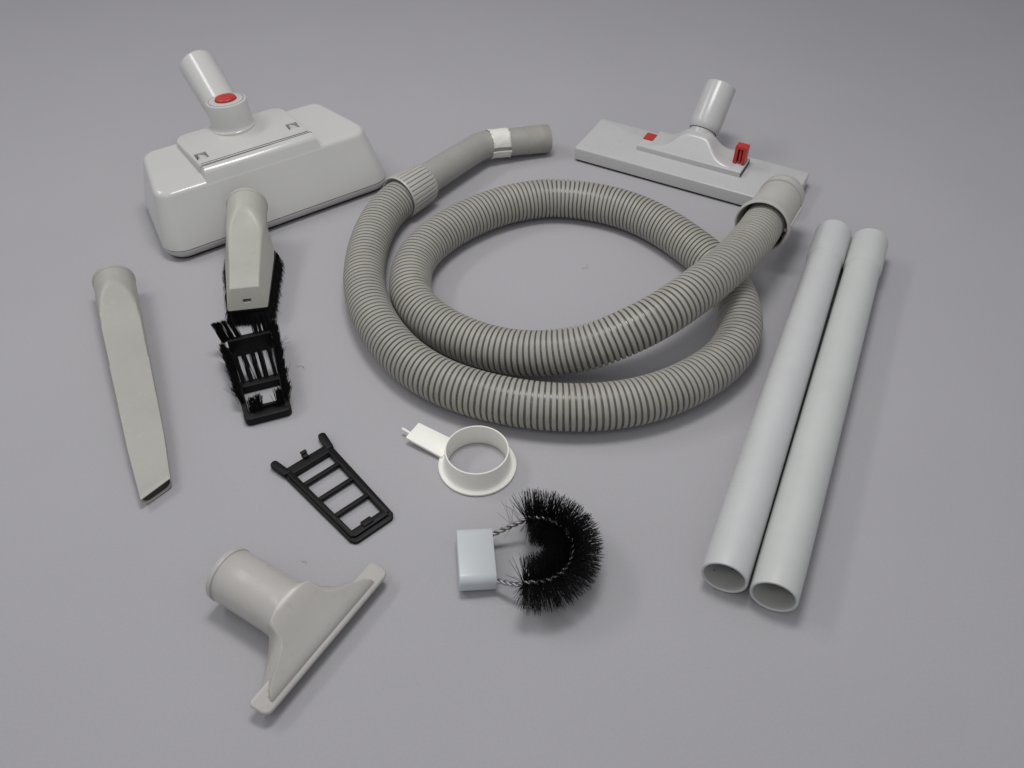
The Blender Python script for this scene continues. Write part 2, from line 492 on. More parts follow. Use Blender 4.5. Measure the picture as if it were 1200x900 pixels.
# ------------------------------------------------------------------ flat floor nozzle (upper right)
def floor_nozzle():
    t = thing('floor_nozzle', 'flat white floor nozzle with two red pedals, partly under the hose connector',
              'vacuum nozzle', (0.075, 0.384, 0), -28.4)
    bm = bmesh.new()
    rg = poly_round([(0, 0), (0.265, 0), (0.265, 0.080), (0, 0.080)], 0.0035, 6)
    prism(bm, rg, [(0.0030, 0.0012), (0.0034, 0.0002), (0.0166, 0), (0.0174, 0.0002), (0.0180, 0.0007), (0.0182, 0.0014)])
    obj('plate', bm, M_white2, t, 50)
    bm = bmesh.new()
    prism(bm, inset(rg, 0.002), [(0.0003, 0.0008), (0.0031, 0)])
    obj('sole', bm, M_sole_shadow, t)
    # cover
    bm = bmesh.new()
    rc = poly_round([(0.0675, 0.0305), (0.1965, 0.0305), (0.1965, 0.0665), (0.0675, 0.0665)], 0.0015, 5)
    prism(bm, rc, [(0.0180, 0.0), (0.0236, 0), (0.0243, 0.0002), (0.0248, 0.0008)])
    obj('cover', bm, M_white2, t, 40)
    bm = bmesh.new()
    box(bm, (0.1964, 0.0310, 0.0181), (0.1968, 0.0660, 0.0226), 0)
    obj('cover_seam', bm, M_gap, t)
    # bell shaped shoulder
    bm = bmesh.new()
    nx, ny = 56, 40
    x0, x1, y0, y1 = 0.0805, 0.1835, 0.0315, 0.0755
    cx = 0.132
    def zf(x, y):
        q = (x - cx)
        bell = 0.0190 / (1 + (abs(q) / 0.0245) ** 4.4)
        front = (y - 0.0345) * 1.02
        back = max(0.0, 1 - max(0.0, (y - 0.066) / 0.0095) ** 2) if y > 0.066 else 1.0
        h = min(front, bell * back)
        k = 0.0016
        d = front - bell * back
        if abs(d) < k: h -= (k - abs(d)) ** 2 / (4 * k)
        return 0.0246 + max(-0.001, h)
    grid = [[bm.verts.new((x0 + (x1 - x0) * i / nx, y0 + (y1 - y0) * j / ny, zf(x0 + (x1 - x0) * i / nx, y0 + (y1 - y0) * j / ny))) for i in range(nx + 1)] for j in range(ny + 1)]
    for j in range(ny):
        for i in range(nx):
            bm.faces.new((grid[j][i], grid[j][i + 1], grid[j + 1][i + 1], grid[j + 1][i]))
    # skirt down into the cover so that it is a solid
    edge = grid[0][:] + [grid[j][nx] for j in range(1, ny + 1)] + list(reversed(grid[ny][:-1])) + [grid[j][0] for j in range(ny - 1, 0, -1)]
    low = [bm.verts.new((v.co.x, v.co.y, 0.0195)) for v in edge]
    for i in range(len(edge)):
        j = (i + 1) % len(edge)
        bm.faces.new((edge[j], edge[i], low[i], low[j]))
    bm.faces.new(low)
    obj('shoulder', bm, M_white2, t, 60)
    e = R(44)
    d = Vector((0.03, math.cos(e), math.sin(e)))
    p0 = Vector((0.132, 0.0680, 0.0290))
    bm = bmesh.new()
    lathe(bm, p0, d, [(0.0020, 0.0135), (0.0024, 0.0152), (0.0160, 0.0160)], 48)
    obj('neck', bm, M_white2, t, 40)
    bm = bmesh.new()
    lathe(bm, p0, d, [(0.0118, 0.0150), (0.0120, 0.0166), (0.0130, 0.0174), (0.0170, 0.0187), (0.0210, 0.0190), (0.034, 0.0188), (0.0680, 0.0182), (0.0690, 0.0180), (0.0694, 0.0175), (0.0694, 0.0168), (0.068, 0.0164), (0.03, 0.016), (0.03, 0.002)], 56)
    obj('swivel_pipe', bm, M_white2, t, 40)
    bm = bmesh.new()
    lathe(bm, p0, d, [(0.0114, 0.0150), (0.0114, 0.0163), (0.0119, 0.0164), (0.0119, 0.0150)], 48)
    obj('collar_seam', bm, M_gap, t, 40)
    # pedals
    bm = bmesh.new()
    box(bm, (0.0690, 0.0470, 0.0232), (0.0815, 0.0620, 0.0264), 0.0008)
    p = obj('pedal', bm, M_red, t); p['label'] = 'red pedal pressed down flat'
    bm = bmesh.new()
    mt = Matrix.Translation((0.188, 0.051, 0.0243)) @ Matrix.Rotation(R(-6), 4, 'X')
    box(bm, (-0.0068, -0.0055, 0.0), (-0.0028, 0.0065, 0.0195), 0.0004, mt)
    box(bm, (0.0030, -0.0055, 0.0), (0.0068, 0.0065, 0.0195), 0.0004, mt)
    box(bm, (-0.0012, -0.0040, 0.0), (0.0014, 0.0060, 0.0195), 0.0003, mt)
    box(bm, (-0.0067, 0.0030, 0.0), (0.0067, 0.0064, 0.0200), 0.0004, mt)
    box(bm, (-0.0069, -0.0057, 0.0182), (0.0069, 0.0067, 0.0218), 0.0008, mt)
    p = obj('pedal', bm, M_red, t); p['label'] = 'red pedal standing up as a block'
    for xa, xb in ((0.0822, 0.0985), (0.1680, 0.1795)):
        bm = bmesh.new()
        box(bm, (xa, 0.0590, 0.0240), (xb, 0.0597, 0.02500), 0)
        obj('pedal_slot', bm, M_gap, t)
floor_nozzle()

# ------------------------------------------------------------------ hose
HOSE = [(-0.1080, 0.2895, 0.023), (-0.1250, 0.2655, 0.023), (-0.1400, 0.2390, 0.022), (-0.1500, 0.1904, 0.0215), (-0.1490, 0.1232, 0.021), (-0.1338, 0.07, 0.021), (-0.1083, 0.0245, 0.021),
        (-0.082, -0.0036, 0.021), (-0.0511, -0.0251, 0.021), (-0.0037, -0.0428, 0.021), (0.0441, -0.0499, 0.021), (0.0876, -0.0479, 0.021), (0.1365, -0.0335, 0.021), (0.1844, -0.0003, 0.021),
        (0.2080, 0.0315, 0.021), (0.2190, 0.0675, 0.021), (0.2178, 0.1125, 0.021), (0.2068, 0.1495, 0.021), (0.1886, 0.1798, 0.021), (0.1697, 0.207, 0.021), (0.1453, 0.2337, 0.021), (0.1173, 0.2531, 0.021),
        (0.088, 0.2648, 0.021), (0.0571, 0.2715, 0.021), (0.0285, 0.2705, 0.021), (-0.0132, 0.2564, 0.021), (-0.0534, 0.2273, 0.021), (-0.0819, 0.1948, 0.021), (-0.0991, 0.1609, 0.021), (-0.1022, 0.13, 0.021),
        (-0.0987, 0.1006, 0.021), (-0.0880, 0.0765, 0.021), (-0.0690, 0.0550, 0.022), (-0.0443, 0.0351, 0.023), (-0.0117, 0.0182, 0.025), (0.02, 0.0097, 0.029), (0.0466, 0.0072, 0.034), (0.0715, 0.0074, 0.04),
        (0.1071, 0.0168, 0.051), (0.1375, 0.0320, 0.0585), (0.1697, 0.0590, 0.0625), (0.2061, 0.0989, 0.061), (0.2400, 0.1500, 0.0545), (0.2542, 0.1767, 0.0510), (0.2740, 0.2115, 0.0480)]
def hose():
    root = Vector((0.05, 0.11, 0.0))
    t = thing('vacuum_hose', 'long grey ribbed vacuum hose coiled in a loop, with a bent handle end', 'vacuum hose', root)
    W = lambda *p: Vector(p) - root
    path = smooth_pts(catmull([Vector(p) - root for p in HOSE], 12), 60)
    pts, L = resample(path, 0.0022)
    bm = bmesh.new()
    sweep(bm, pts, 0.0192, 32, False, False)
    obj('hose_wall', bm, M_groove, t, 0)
    for p in t.children[-1].data.polygons: p.use_smooth = True
    # spiral rib, one long strip
    pitch, seg = 0.00512, 40
    turns = L / pitch
    fine, L2 = resample(path, pitch / seg)
    T, Ns, Bs = transport(fine)
    prof = ((-0.00180, 0.0190), (-0.00178, 0.0206), (-0.00166, 0.02088), (-0.0013, 0.02095), (0.0013, 0.02095), (0.00166, 0.02088), (0.00178, 0.0206), (0.00180, 0.0190))
    n = len(fine)
    verts, faces = [], []
    k = len(prof)
    for i in range(n):
        th = 2 * math.pi * i / seg
        dirv = Ns[i] * math.cos(th) + Bs[i] * math.sin(th)
        # rib bunches on the inside of a bend, opens on the outside
        i0, i1 = max(0, i - 12), min(n - 1, i + 12)
        kv = (T[i1] - T[i0]) / max(1e-6, (fine[i1] - fine[i0]).length)
        f = 1 - kv.dot(dirv) * 0.021
        for ds, r in prof:
            verts.append(fine[i] + T[i] * ds * min(1.0, max(0.55, f)) * 1.0 + dirv * r)
    for i in range(n - 1):
        for q in range(k - 1):
            a = i * k + q
            faces.append((a, a + 1, a + k + 1, a + k))
    me = bpy.data.meshes.new('spiral_rib')
    me.from_pydata(verts, [], faces)
    me.materials.append(M_rib)
    for p in me.polygons: p.use_smooth = True
    o = bpy.data.objects.new('spiral_rib', me)
    COL.objects.link(o)
    o.parent = t
    # ribbed cuff
    c0, c1 = W(-0.1250, 0.2662, 0.0246), W(-0.0995, 0.2992, 0.0242)
    ax = (c1 - c0)
    ln = ax.length
    def ridge(th, s):
        if s < 0.0025 or s > ln - 0.002: return 0
        q = math.cos(30 * th)
        return -0.0016 * max(0.0, min(1.0, (q - 0.60) * 6))
    bm = bmesh.new()
    lathe(bm, c0, ax, [(0.014, 0.0196), (0.003, 0.0215), (-0.0002, 0.0228), (-0.0004, 0.0238), (0.0012, 0.0246), (0.003, 0.0245), (0.012, 0.0243), (ln - 0.008, 0.0232), (ln - 0.002, 0.0221),
                       (ln - 0.0006, 0.0214), (ln, 0.0203), (ln, 0.010)], 272, True, True, ridge)
    obj('ribbed_cuff', bm, M_conn, t, 40)
    # bent pipe
    pp = [W(-0.108, 0.2900, 0.0244), W(-0.0985, 0.3025, 0.0242), W(-0.075, 0.3325, 0.0240), W(-0.052, 0.3610, 0.0238), W(-0.0405, 0.3752, 0.0235), W(-0.0300, 0.3828, 0.0228), W(-0.012, 0.3890, 0.0214), W(0.007, 0.3950, 0.0200), W(0.0235, 0.4000, 0.0188)]
    ps, _ = resample(smooth_pts(catmull(pp, 10), 10), 0.003)
    rad = []
    for i in range(len(ps)):
        s = i / (len(ps) - 1)
        rad.append(0.0180 - 0.0017 * min(1, s * 2.0))
    bm = bmesh.new()
    sweep(bm, ps, rad, 48)
    obj('bent_pipe', bm, M_handle, t, 40)
    e0 = ps[-1]
    ed = (ps[-1] - ps[-4]).normalized()
    bm = bmesh.new()
    lathe(bm, e0 - ed * 0.008, ed, [(0, 0.0161), (0.0004, 0.0166), (0.020, 0.0168), (0.0285, 0.0169), (0.0295, 0.0165), (0.0298, 0.0158), (0.0296, 0.0148), (0.026, 0.0143), (0.012, 0.0141), (0.010, 0.002)], 56,
          mod=lambda th, s: 0.00012 * math.sin(3 * th + 1) + 0.00008 * math.sin(7 * th + s * 300))
    obj('worn_end', bm, M_end, t, 40)
    # paper tape round the pipe
    Tt, Nn, Bb = transport(ps)
    ia = min(range(len(ps)), key=lambda i: (ps[i] - W(-0.0290, 0.3832, 0.0228)).length)
    ib = min(range(len(ps)), key=lambda i: (ps[i] - W(-0.0062, 0.3908, 0.0210)).length)
    bm = bmesh.new()
    na = 64
    rows = []
    rag = [random.uniform(-0.0010, 0.0010) for _ in range(na + 1)]
    rag2 = [random.uniform(-0.0010, 0.0010) for _ in range(na + 1)]
    cols = 9
    g = []
    for a in range(na + 1):
        th = R(6 + 346 * a / na)
        row = []
        for c in range(cols):
            f = c / (cols - 1)
            fi = ia + (ib - ia) * f
            i = int(fi)
            p = ps[i].lerp(ps[min(i + 1, len(ps) - 1)], fi - i)
            w = rag[a] * max(0, 1 - f * 3) + rag2[a] * max(0, f * 3 - 2)
            lift = 0.00055 + 0.00022 * math.sin(a * 0.9 + c) + (0.0013 * abs(math.sin(a * 0.55)) if c in (0, cols - 1) else 0) * (0.5 + 0.5 * math.sin(a * 1.7))
            row.append(p + Tt[i] * w + (Nn[i] * math.cos(th) + Bb[i] * math.sin(th)) * (rad[i] + lift))
        g.append(row)
    vs = [[bm.verts.new(p) for p in row] for row in g]
    for a in range(na):
        for c in range(cols - 1):
            bm.faces.new((vs[a][c], vs[a + 1][c], vs[a + 1][c + 1], vs[a][c + 1]))
    o = obj('paper_tape', bm, M_paper, t, 60)
    sd = o.modifiers.new('thickness', 'SOLIDIFY'); sd.thickness = 0.0003; sd.offset = 0
    # connector at the other end
    k0, k1 = W(0.2530, 0.1745, 0.0516), W(0.2905, 0.2404, 0.0474)
    d = k1 - k0
    ln = d.length
    bm = bmesh.new()
    lathe(bm, k0, d, [(0.03, 0.0200), (0.012, 0.0226), (0.0015, 0.0254), (-0.0003, 0.0260), (-0.0006, 0.0268), (0.0004, 0.0282), (0.0035, 0.0285), (0.0050, 0.0280), (0.0062, 0.0254), (0.0085, 0.0245), (0.02, 0.0240),
                      (0.0540, 0.0232), (0.0570, 0.0231), (0.0574, 0.0218), (0.0596, 0.0218), (0.0600, 0.0236), (0.0640, 0.0236), (0.0646, 0.0220), (0.0672, 0.0219), (0.0680, 0.0228), (ln - 0.0020, 0.0226), (ln - 0.0006, 0.0222), (ln, 0.0212),
                      (ln - 0.001, 0.0200), (ln - 0.03, 0.0196), (ln - 0.032, 0.004)], 72)
    obj('connector', bm, M_conn, t, 40)
    a, x, y = frame_of(d)
    bm = bmesh.new()
    mt = Matrix.Translation(k0) @ Matrix(((x.x, y.x, a.x, 0), (x.y, y.y, a.y, 0), (x.z, y.z, a.z, 0), (0, 0, 0, 1)))
    box(bm, (0.0215, -0.0025, 0.006), (0.0262, 0.0008, 0.058), 0.0006, mt)
    obj('connector_ridge', bm, M_conn, t)
    bm = bmesh.new()
    m2 = mt @ Matrix.Rotation(R(-38), 4, 'Z')
    box(bm, (0.0190, -0.0050, -0.0012), (0.0236, 0.0050, 0.008), 0.0006, m2)
    obj('latch_clip', bm, M_black, t)
hose()

# ------------------------------------------------------------------ two extension wands (right)
def wand(label, near, far, worn):
    near, far = Vector(near), Vector(far)
    d = far - near
    L = d.length
    base = Vector((near.x, near.y, 0))
    t = thing('extension_wand', label, 'wand', base, 0, 'straight extension wands of the vacuum cleaner')
    o = near - base
    bm = bmesh.new()
    sk = L - 0.052
    prof = [(0.0010, 0.0152), (0.0, 0.0160), (0.0003, 0.0171), (0.0014, 0.0174), (0.02, 0.0177), (0.06, 0.0178), (0.25, 0.0176), (sk - 0.004, 0.0173), (sk, 0.0173), (sk + 0.0008, 0.0182), (sk + 0.0030, 0.0186),
            (L - 0.0015, 0.01868), (L - 0.0004, 0.0185), (L, 0.0181), (L, 0.0172), (L - 0.002, 0.0166), (L - 0.03, 0.0164), (L - 0.034, 0.003)]
    lathe(bm, o, d, prof, 80, False, True)
    obj('tube', bm, M_wand if worn else M_wand2, t, 30)
    bm = bmesh.new()
    lathe(bm, o, d, [(0.0008, 0.0154), (0.003, 0.0147), (0.02, 0.0145), (0.3, 0.0145), (0.4, 0.015)], 64, False, True)
    obj('bore', bm, M_wandin, t, 30)
    if worn:
        a, x, y = frame_of(d)
        for th, s, r in ((-2.2, 0.012, 0.0007), (1.1, 0.014, 0.0009), (-1.3, 0.02, 0.0006)):
            dirv = x * math.cos(th) + y * math.sin(th)
            bm = bmesh.new()
            lathe(bm, o + a * s + dirv * 0.0147, -dirv, [(0, r), (0.0004, r * 0.9), (0.0006, r * 0.3)], 10)
            obj('dirt_speck', bm, M_gap, t, 30)
    return t
wand('left of the two straight pale wands, the one nearer the coiled hose', (0.1550, -0.2182, 0.0180), (0.3420, 0.2060, 0.0188), True)
wand('right of the two straight pale wands, the one farther from the hose', (0.1880, -0.2342, 0.0180), (0.3762, 0.1905, 0.0188), False)

# ------------------------------------------------------------------ crevice tool (left)
def trap(y, wb, wt, zb, zt, r, shear=0.0, n=8, skew=0.0):
    pts = poly_round([(-wb / 2, zb), (wb / 2, zb), (wt / 2, zt), (-wt / 2, zt)], r, n)
    return [(x, y + (z - zb) * shear + x * skew, z) for x, z in pts]

def crevice():
    t = thing('crevice_tool', 'long narrow yellowish grey crevice tool with a slanted slot, lying alone at far left', 'crevice tool', (-0.2875, -0.1300, 0), 23.4)
    bm = bmesh.new()
    sk = 0.50
    def plane(y):
        P = ((-0.02, 0.0090), (0.0, 0.0106), (0.10, 0.0176), (0.17, 0.0228), (0.20, 0.0252), (0.217, 0.0274), (0.229, 0.0302), (0.239, 0.0338), (0.248, 0.0380), (0.256, 0.0430), (0.30, 0.09))
        for (a, p), (b, q) in zip(P, P[1:]):
            if y <= b: return p + (q - p) * (y - a) / (b - a)
        return 0.09
    def sec(y, w, zb, zt, r, ins=0.0, skew=0.0, clamp=True):
        out = []
        for x, yy, z in trap(y, w, w, zb, zt, r, 0.0, 10, skew):
            if clamp:
                top = plane(yy) - ins
                k = 0.0009
                d = z - top
                z = top if d > k else (z if d < -k else z - (d + k) ** 2 / (4 * k))
            out.append((x, yy, z + 0.0005))
        return out
    rings = [sec(0.024, 0.0205, 0.0035, 0.020, 0.005, 0.0030, sk), sec(0.004, 0.0225, 0.0020, 0.022, 0.006, 0.0016, sk), sec(0.0004, 0.0232, 0.0016, 0.022, 0.006, 0.0013, sk), sec(0.0, 0.0245, 0.0008, 0.022, 0.0062, 0.0004, sk),
             sec(0.0008, 0.0252, 0.0004, 0.022, 0.0062, 0.0, sk), sec(0.012, 0.0262, 0.0003, 0.024, 0.007, 0.0, sk * 0.9), sec(0.05, 0.0302, 0.0002, 0.028, 0.009, 0.0, sk * 0.4), sec(0.10, 0.0322, 0.0002, 0.033, 0.0125),
             sec(0.15, 0.0344, 0.0002, 0.0360, 0.0155), sec(0.19, 0.0360, 0.0002, 0.0375, 0.0172)]
    for k in range(0, 14):
        y = 0.198 + 0.0045 * k
        f = (y - 0.198) / 0.0585
        rings.append(sec(y, 0.0366 + 0.0022 * f, 0.0002, 0.0378 + 0.0012 * f, 0.0178 + 0.0016 * f))
    rings += [sec(0.2720, 0.0390, 0.0002, 0.0391, 0.0195, clamp=False), sec(0.2740, 0.0391, 0.0002, 0.0392, 0.01955, clamp=False), sec(0.2742, 0.0400, -0.0003, 0.0397, 0.0200, clamp=False), sec(0.2778, 0.0402, -0.0003, 0.0399, 0.0201, clamp=False),
              sec(0.2786, 0.0390, 0.0004, 0.0392, 0.0194, clamp=False), sec(0.2776, 0.0368, 0.0016, 0.0380, 0.0182, clamp=False), sec(0.25, 0.036, 0.003, 0.038, 0.0175, clamp=False)]
    loft(bm, rings)
    body = obj('nozzle_body', bm, M_crev, t, 40)
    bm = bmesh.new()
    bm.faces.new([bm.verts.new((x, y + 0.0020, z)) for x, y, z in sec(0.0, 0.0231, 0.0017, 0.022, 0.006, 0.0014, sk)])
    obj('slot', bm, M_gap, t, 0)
crevice()

# ------------------------------------------------------------------ dusting brush
def dusting_brush():
    t = thing('dusting_brush', 'cream dusting brush standing on black bristles in front of the big white nozzle', 'dusting brush', (-0.2555, 0.0835, 0), 10.0)
    bm = bmesh.new()
    def c(y, z, r): return trap(y, 2 * r, 2 * r, z - r, z + r, r)
    rings = [trap(0.0, 0.0388, 0.0268, 0.0190, 0.0385, 0.0012, 0.42), trap(0.0007, 0.0398, 0.0276, 0.0188, 0.0393, 0.0020, 0.42),
             trap(0.040, 0.0465, 0.0300, 0.0188, 0.0430, 0.0028, 0.15), trap(0.074, 0.0520, 0.0325, 0.0188, 0.0468, 0.0036), trap(0.086, 0.0530, 0.0342, 0.0190, 0.0488, 0.0048),
             trap(0.092, 0.0515, 0.0356, 0.0198, 0.0508, 0.0070), trap(0.099, 0.0470, 0.0378, 0.0212, 0.0545, 0.0115), trap(0.106, 0.0430, 0.0396, 0.0228, 0.0590, 0.0165), c(0.112, 0.0424, 0.0203),
             c(0.137, 0.0446, 0.0207), c(0.1372, 0.0446, 0.0212), c(0.1406, 0.0449, 0.0212), c(0.1412, 0.0449, 0.0206), c(0.140, 0.0449, 0.0195), c(0.115, 0.043, 0.018)]
    loft(bm, rings)
    b = obj('brush_body', bm, M_old, t, 32)
    cut(b, (-0.0034, -0.004, 0.0248), (0.0044, 0.0080, 0.0284))
    for p in b.data.polygons: p.use_smooth = True
    b.data.set_sharp_from_angle(angle=R(32))
    bm = bmesh.new()
    box(bm, (-0.0035, 0.0074, 0.0247), (0.0045, 0.0084, 0.0285), 0)
    obj('slot', bm, M_gap, t, 0)
    # bristle carrier plate and bristles
    bm = bmesh.new()
    rg = poly_round([(-0.0190, 0.0010), (0.0190, 0.0010), (0.0258, 0.092), (-0.0258, 0.092)], 0.004, 6)
    prism(bm, rg, bev(0.0155, 0.0197, 0.0006))
    obj('bristle_plate', bm, M_black, t)
    bm = bmesh.new()
    corners = [(-0.0180, 0.0025), (0.0180, 0.0025), (0.0250, 0.090), (-0.0250, 0.090)]
    for q in range(4):
        a, c2 = Vector(corners[q]), Vector(corners[(q + 1) % 4])
        n = int((c2 - a).length / 0.0022)
        out = Vector(((c2 - a).y, -(c2 - a).x)).normalized()
        for row in range(2):
            for k in range(n + 1):
                p = a.lerp(c2, k / n) - out * row * 0.004
                lean = out * (0.0036 if row == 0 else 0.001)
                tuft(bm, (p.x, p.y, 0.016), (p.x + lean.x, p.y + lean.y, 0.0012), 26, 0.0011, 0.00024, 0.0009)
    o = obj('bristles', bm, M_bris, t, 0, False)
    o['kind'] = 'stuff'
dusting_brush()

# ------------------------------------------------------------------ bristle insert lying bristles up
def bristle_insert():
    t = thing('bristle_insert', 'black bristle insert lying with its bristles up, just in front of the dusting brush', 'brush insert', (-0.2135, -0.0452, 0), 20.4)
    half = lambda y: 0.0200 + 0.0040 * y / 0.1
    for s in (-1, 1):
        bm = bmesh.new()
        pts = [(s * half(0.0), 0.004), (s * half(0.098), 0.098), (s * (half(0.098) - 0.0050), 0.098), (s * (half(0.0) - 0.0050), 0.004)]
        prism(bm, poly_round(pts, 0.001, 3), bev(0.0003, 0.0090, 0.0008))
        obj('side_bar', bm, M_black, t)
    bm = bmesh.new()
    prism(bm, poly_round([(-0.0205, -0.0015), (0.0205, -0.0015), (0.0205, 0.0085), (-0.0205, 0.0085)], [0.006, 0.006, 0.001, 0.001], 6), bev(0.0002, 0.0085, 0.0012))
    obj('end_bar', bm, M_black, t)
    bm = bmesh.new()
    box(bm, (-0.0150, 0.0080, 0.0002), (0.0150, 0.0105, 0.0120), 0.0006)
    obj('end_rib', bm, M_black, t)
    bm = bmesh.new()
    box(bm, (-0.0172, 0.0400, 0.0003), (0.0172, 0.0480, 0.0086), 0.0007)
    obj('cross_bar', bm, M_black, t)
    bm = bmesh.new()
    box(bm, (-0.0200, 0.0925, 0.0003), (0.0200, 0.0985, 0.0200), 0.0007)
    obj('cross_bar', bm, M_black, t)
    bm = bmesh.new()
    # five tufts on the middle bar, leaning away
    for k in range(5):
        x = -0.0140 + 0.0070 * k + random.uniform(-0.0006, 0.0006)
        lean = 0.020 + random.uniform(-0.002, 0.002)
        tuft(bm, (x, 0.0455, 0.0075), (x - 0.001 + (k - 2) * 0.0004, 0.0455 + lean, 0.0270), 90, 0.0006, 0.00026, 0.0009)
    for _ in range(7):
        hair(bm, (-0.003, 0.0455, 0.0075), (-0.0055 + random.uniform(-0.0035, 0.002), 0.068, 0.026), 0.00022)
    # row behind the far bar: four left, four right, a gap between
    for x in (-0.0225, -0.0190, -0.0140, -0.0085, 0.0070, 0.0115, 0.0160, 0.0200):
        lx = x - (0.0050 if x < 0 else -0.0004)
        tuft(bm, (x, 0.0965, 0.0180), (lx, 0.1050, 0.0360 - abs(x) * 0.05), 90, 0.0005, 0.00026, 0.0009)
    # tufts by the near end
    for x, h in ((-0.0118, 0.0205), (-0.0085, 0.0190), (-0.0052, 0.0225), (0.0120, 0.0235), (0.0142, 0.0215)):
        tuft(bm, (x, 0.0072, 0.0070), (x + 0.0006, 0.0110, h), 80, 0.0009, 0.00028, 0.0011)
    # side rows
    for s in (-1, 1):
        for k in range(31 if s < 0 else 34):
            y = 0.020 + 0.0021 * k if s < 0 else 0.010 + 0.0027 * k
            x = s * (half(y) - 0.0022)
            out = 0.0024 + (0.0030 * max(0, (y - 0.06) / 0.04) if s < 0 else 0.0012)
            tuft(bm, (x, y, 0.0078), (x + s * (out + random.uniform(-0.001, 0.0015)), y + 0.0055, 0.0185 + 0.006 * (y / 0.1) + random.uniform(-0.002, 0.002)), 40, 0.0009, 0.00024, 0.0010)
    # strays
    for _ in range(7):
        y = random.uniform(0.015, 0.095)
        s = random.choice((-1, 1, 1))
        x = s * half(y)
        hair(bm, (x, y, 0.008), (x + s * random.uniform(0.006, 0.013), y + random.uniform(0, 0.012), random.uniform(0.008, 0.022)), 0.00018)
    o = obj('bristles', bm, M_bris, t, 0, False)
    o['kind'] = 'stuff'
bristle_insert()

# ------------------------------------------------------------------ black slotted frame
def slotted_frame():
    t = thing('slotted_frame', 'black tapered plastic frame with three rungs and two prongs, lying flat like a little ladder', 'frame', (-0.1095, -0.1627, 0), 42.05)
    half = lambda y: 0.0206 + 0.0034 * y / 0.1
    for s in (-1, 1):
        bm = bmesh.new()
        o = [(s * half(0.001), 0.001), (s * (half(0.094) + 0.0004), 0.094), (s * (half(0.094) - 0.0070), 0.094), (s * (half(0.001) - 0.0066), 0.001)]
        prism(bm, poly_round(o, 0.0006, 3), bev(0.0002, 0.0034, 0.0007))
        i = [(s * (half(0.001) - 0.0022), 0.003), (s * (half(0.094) - 0.0020), 0.093), (s * (half(0.094) - 0.0067), 0.093), (s * (half(0.001) - 0.0063), 0.003)]
        prism(bm, poly_round(i, 0.0006, 3), bev(0.0030, 0.0058, 0.0007))
        obj('side_bar', bm, M_black, t)
        bm = bmesh.new()
        pr = [(s * (half(0.09) + 0.0006), 0.090), (s * 0.0276, 0.1085), (s * 0.0206, 0.1105), (s * (half(0.09) - 0.0064), 0.090)]
        prism(bm, poly_round(pr, [0.001, 0.0032, 0.0032, 0.001], 6), bev(0.0004, 0.0064, 0.0012))
        obj('prong', bm, M_black, t)
    bm = bmesh.new()
    prism(bm, poly_round([(-0.0202, -0.003), (0.0202, -0.003), (0.0198, 0.0072), (-0.0198, 0.0072)], [0.0055, 0.0055, 0.001, 0.001], 6), bev(0.00015, 0.0033, 0.0007))
    prism(bm, poly_round([(-0.0178, 0.0010), (0.0178, 0.0010), (0.0172, 0.0078), (-0.0172, 0.0078)], [0.004, 0.004, 0.001, 0.001], 6), bev(0.0030, 0.0057, 0.0007))
    e = obj('end_bar', bm, M_black, t)
    bm = bmesh.new()
    prism(bm, poly_round([(-0.0230, 0.0860), (0.0230, 0.0860), (0.0232, 0.0975), (-0.0232, 0.0975)], 0.0008, 3), bev(0.0002, 0.0036, 0.0007))
    box(bm, (-0.0210, 0.0866, 0.003), (0.0210, 0.0945, 0.0056), 0.0006)
    obj('end_bar', bm, M_black, t)
    for y in (0.0290, 0.0512, 0.0722):
        bm = bmesh.new()
        w = half(y) - 0.0050
        box(bm, (-w, y - 0.0019, 0.0012), (w, y + 0.0019, 0.0048), 0.0006)
        obj('rung', bm, M_black, t)
    bm = bmesh.new()
    mt = Matrix.Translation((0.0, 0.0955, 0.003)) @ Matrix.Rotation(R(12), 4, 'X')
    box(bm, (-0.0024, -0.0012, 0.0), (0.0024, 0.0040, 0.0052), 0.0008, mt)
    box(bm, (-0.0028, 0.0020, 0.0046), (0.0028, 0.0052, 0.0068), 0.0008, mt)
    obj('peg', bm, M_black, t)
    bm = bmesh.new()
    box(bm, (-0.0058, 0.0030, 0.0048), (0.0036, 0.0086, 0.0074), 0.0007)
    obj('clip', bm, M_black, t)
slotted_frame()

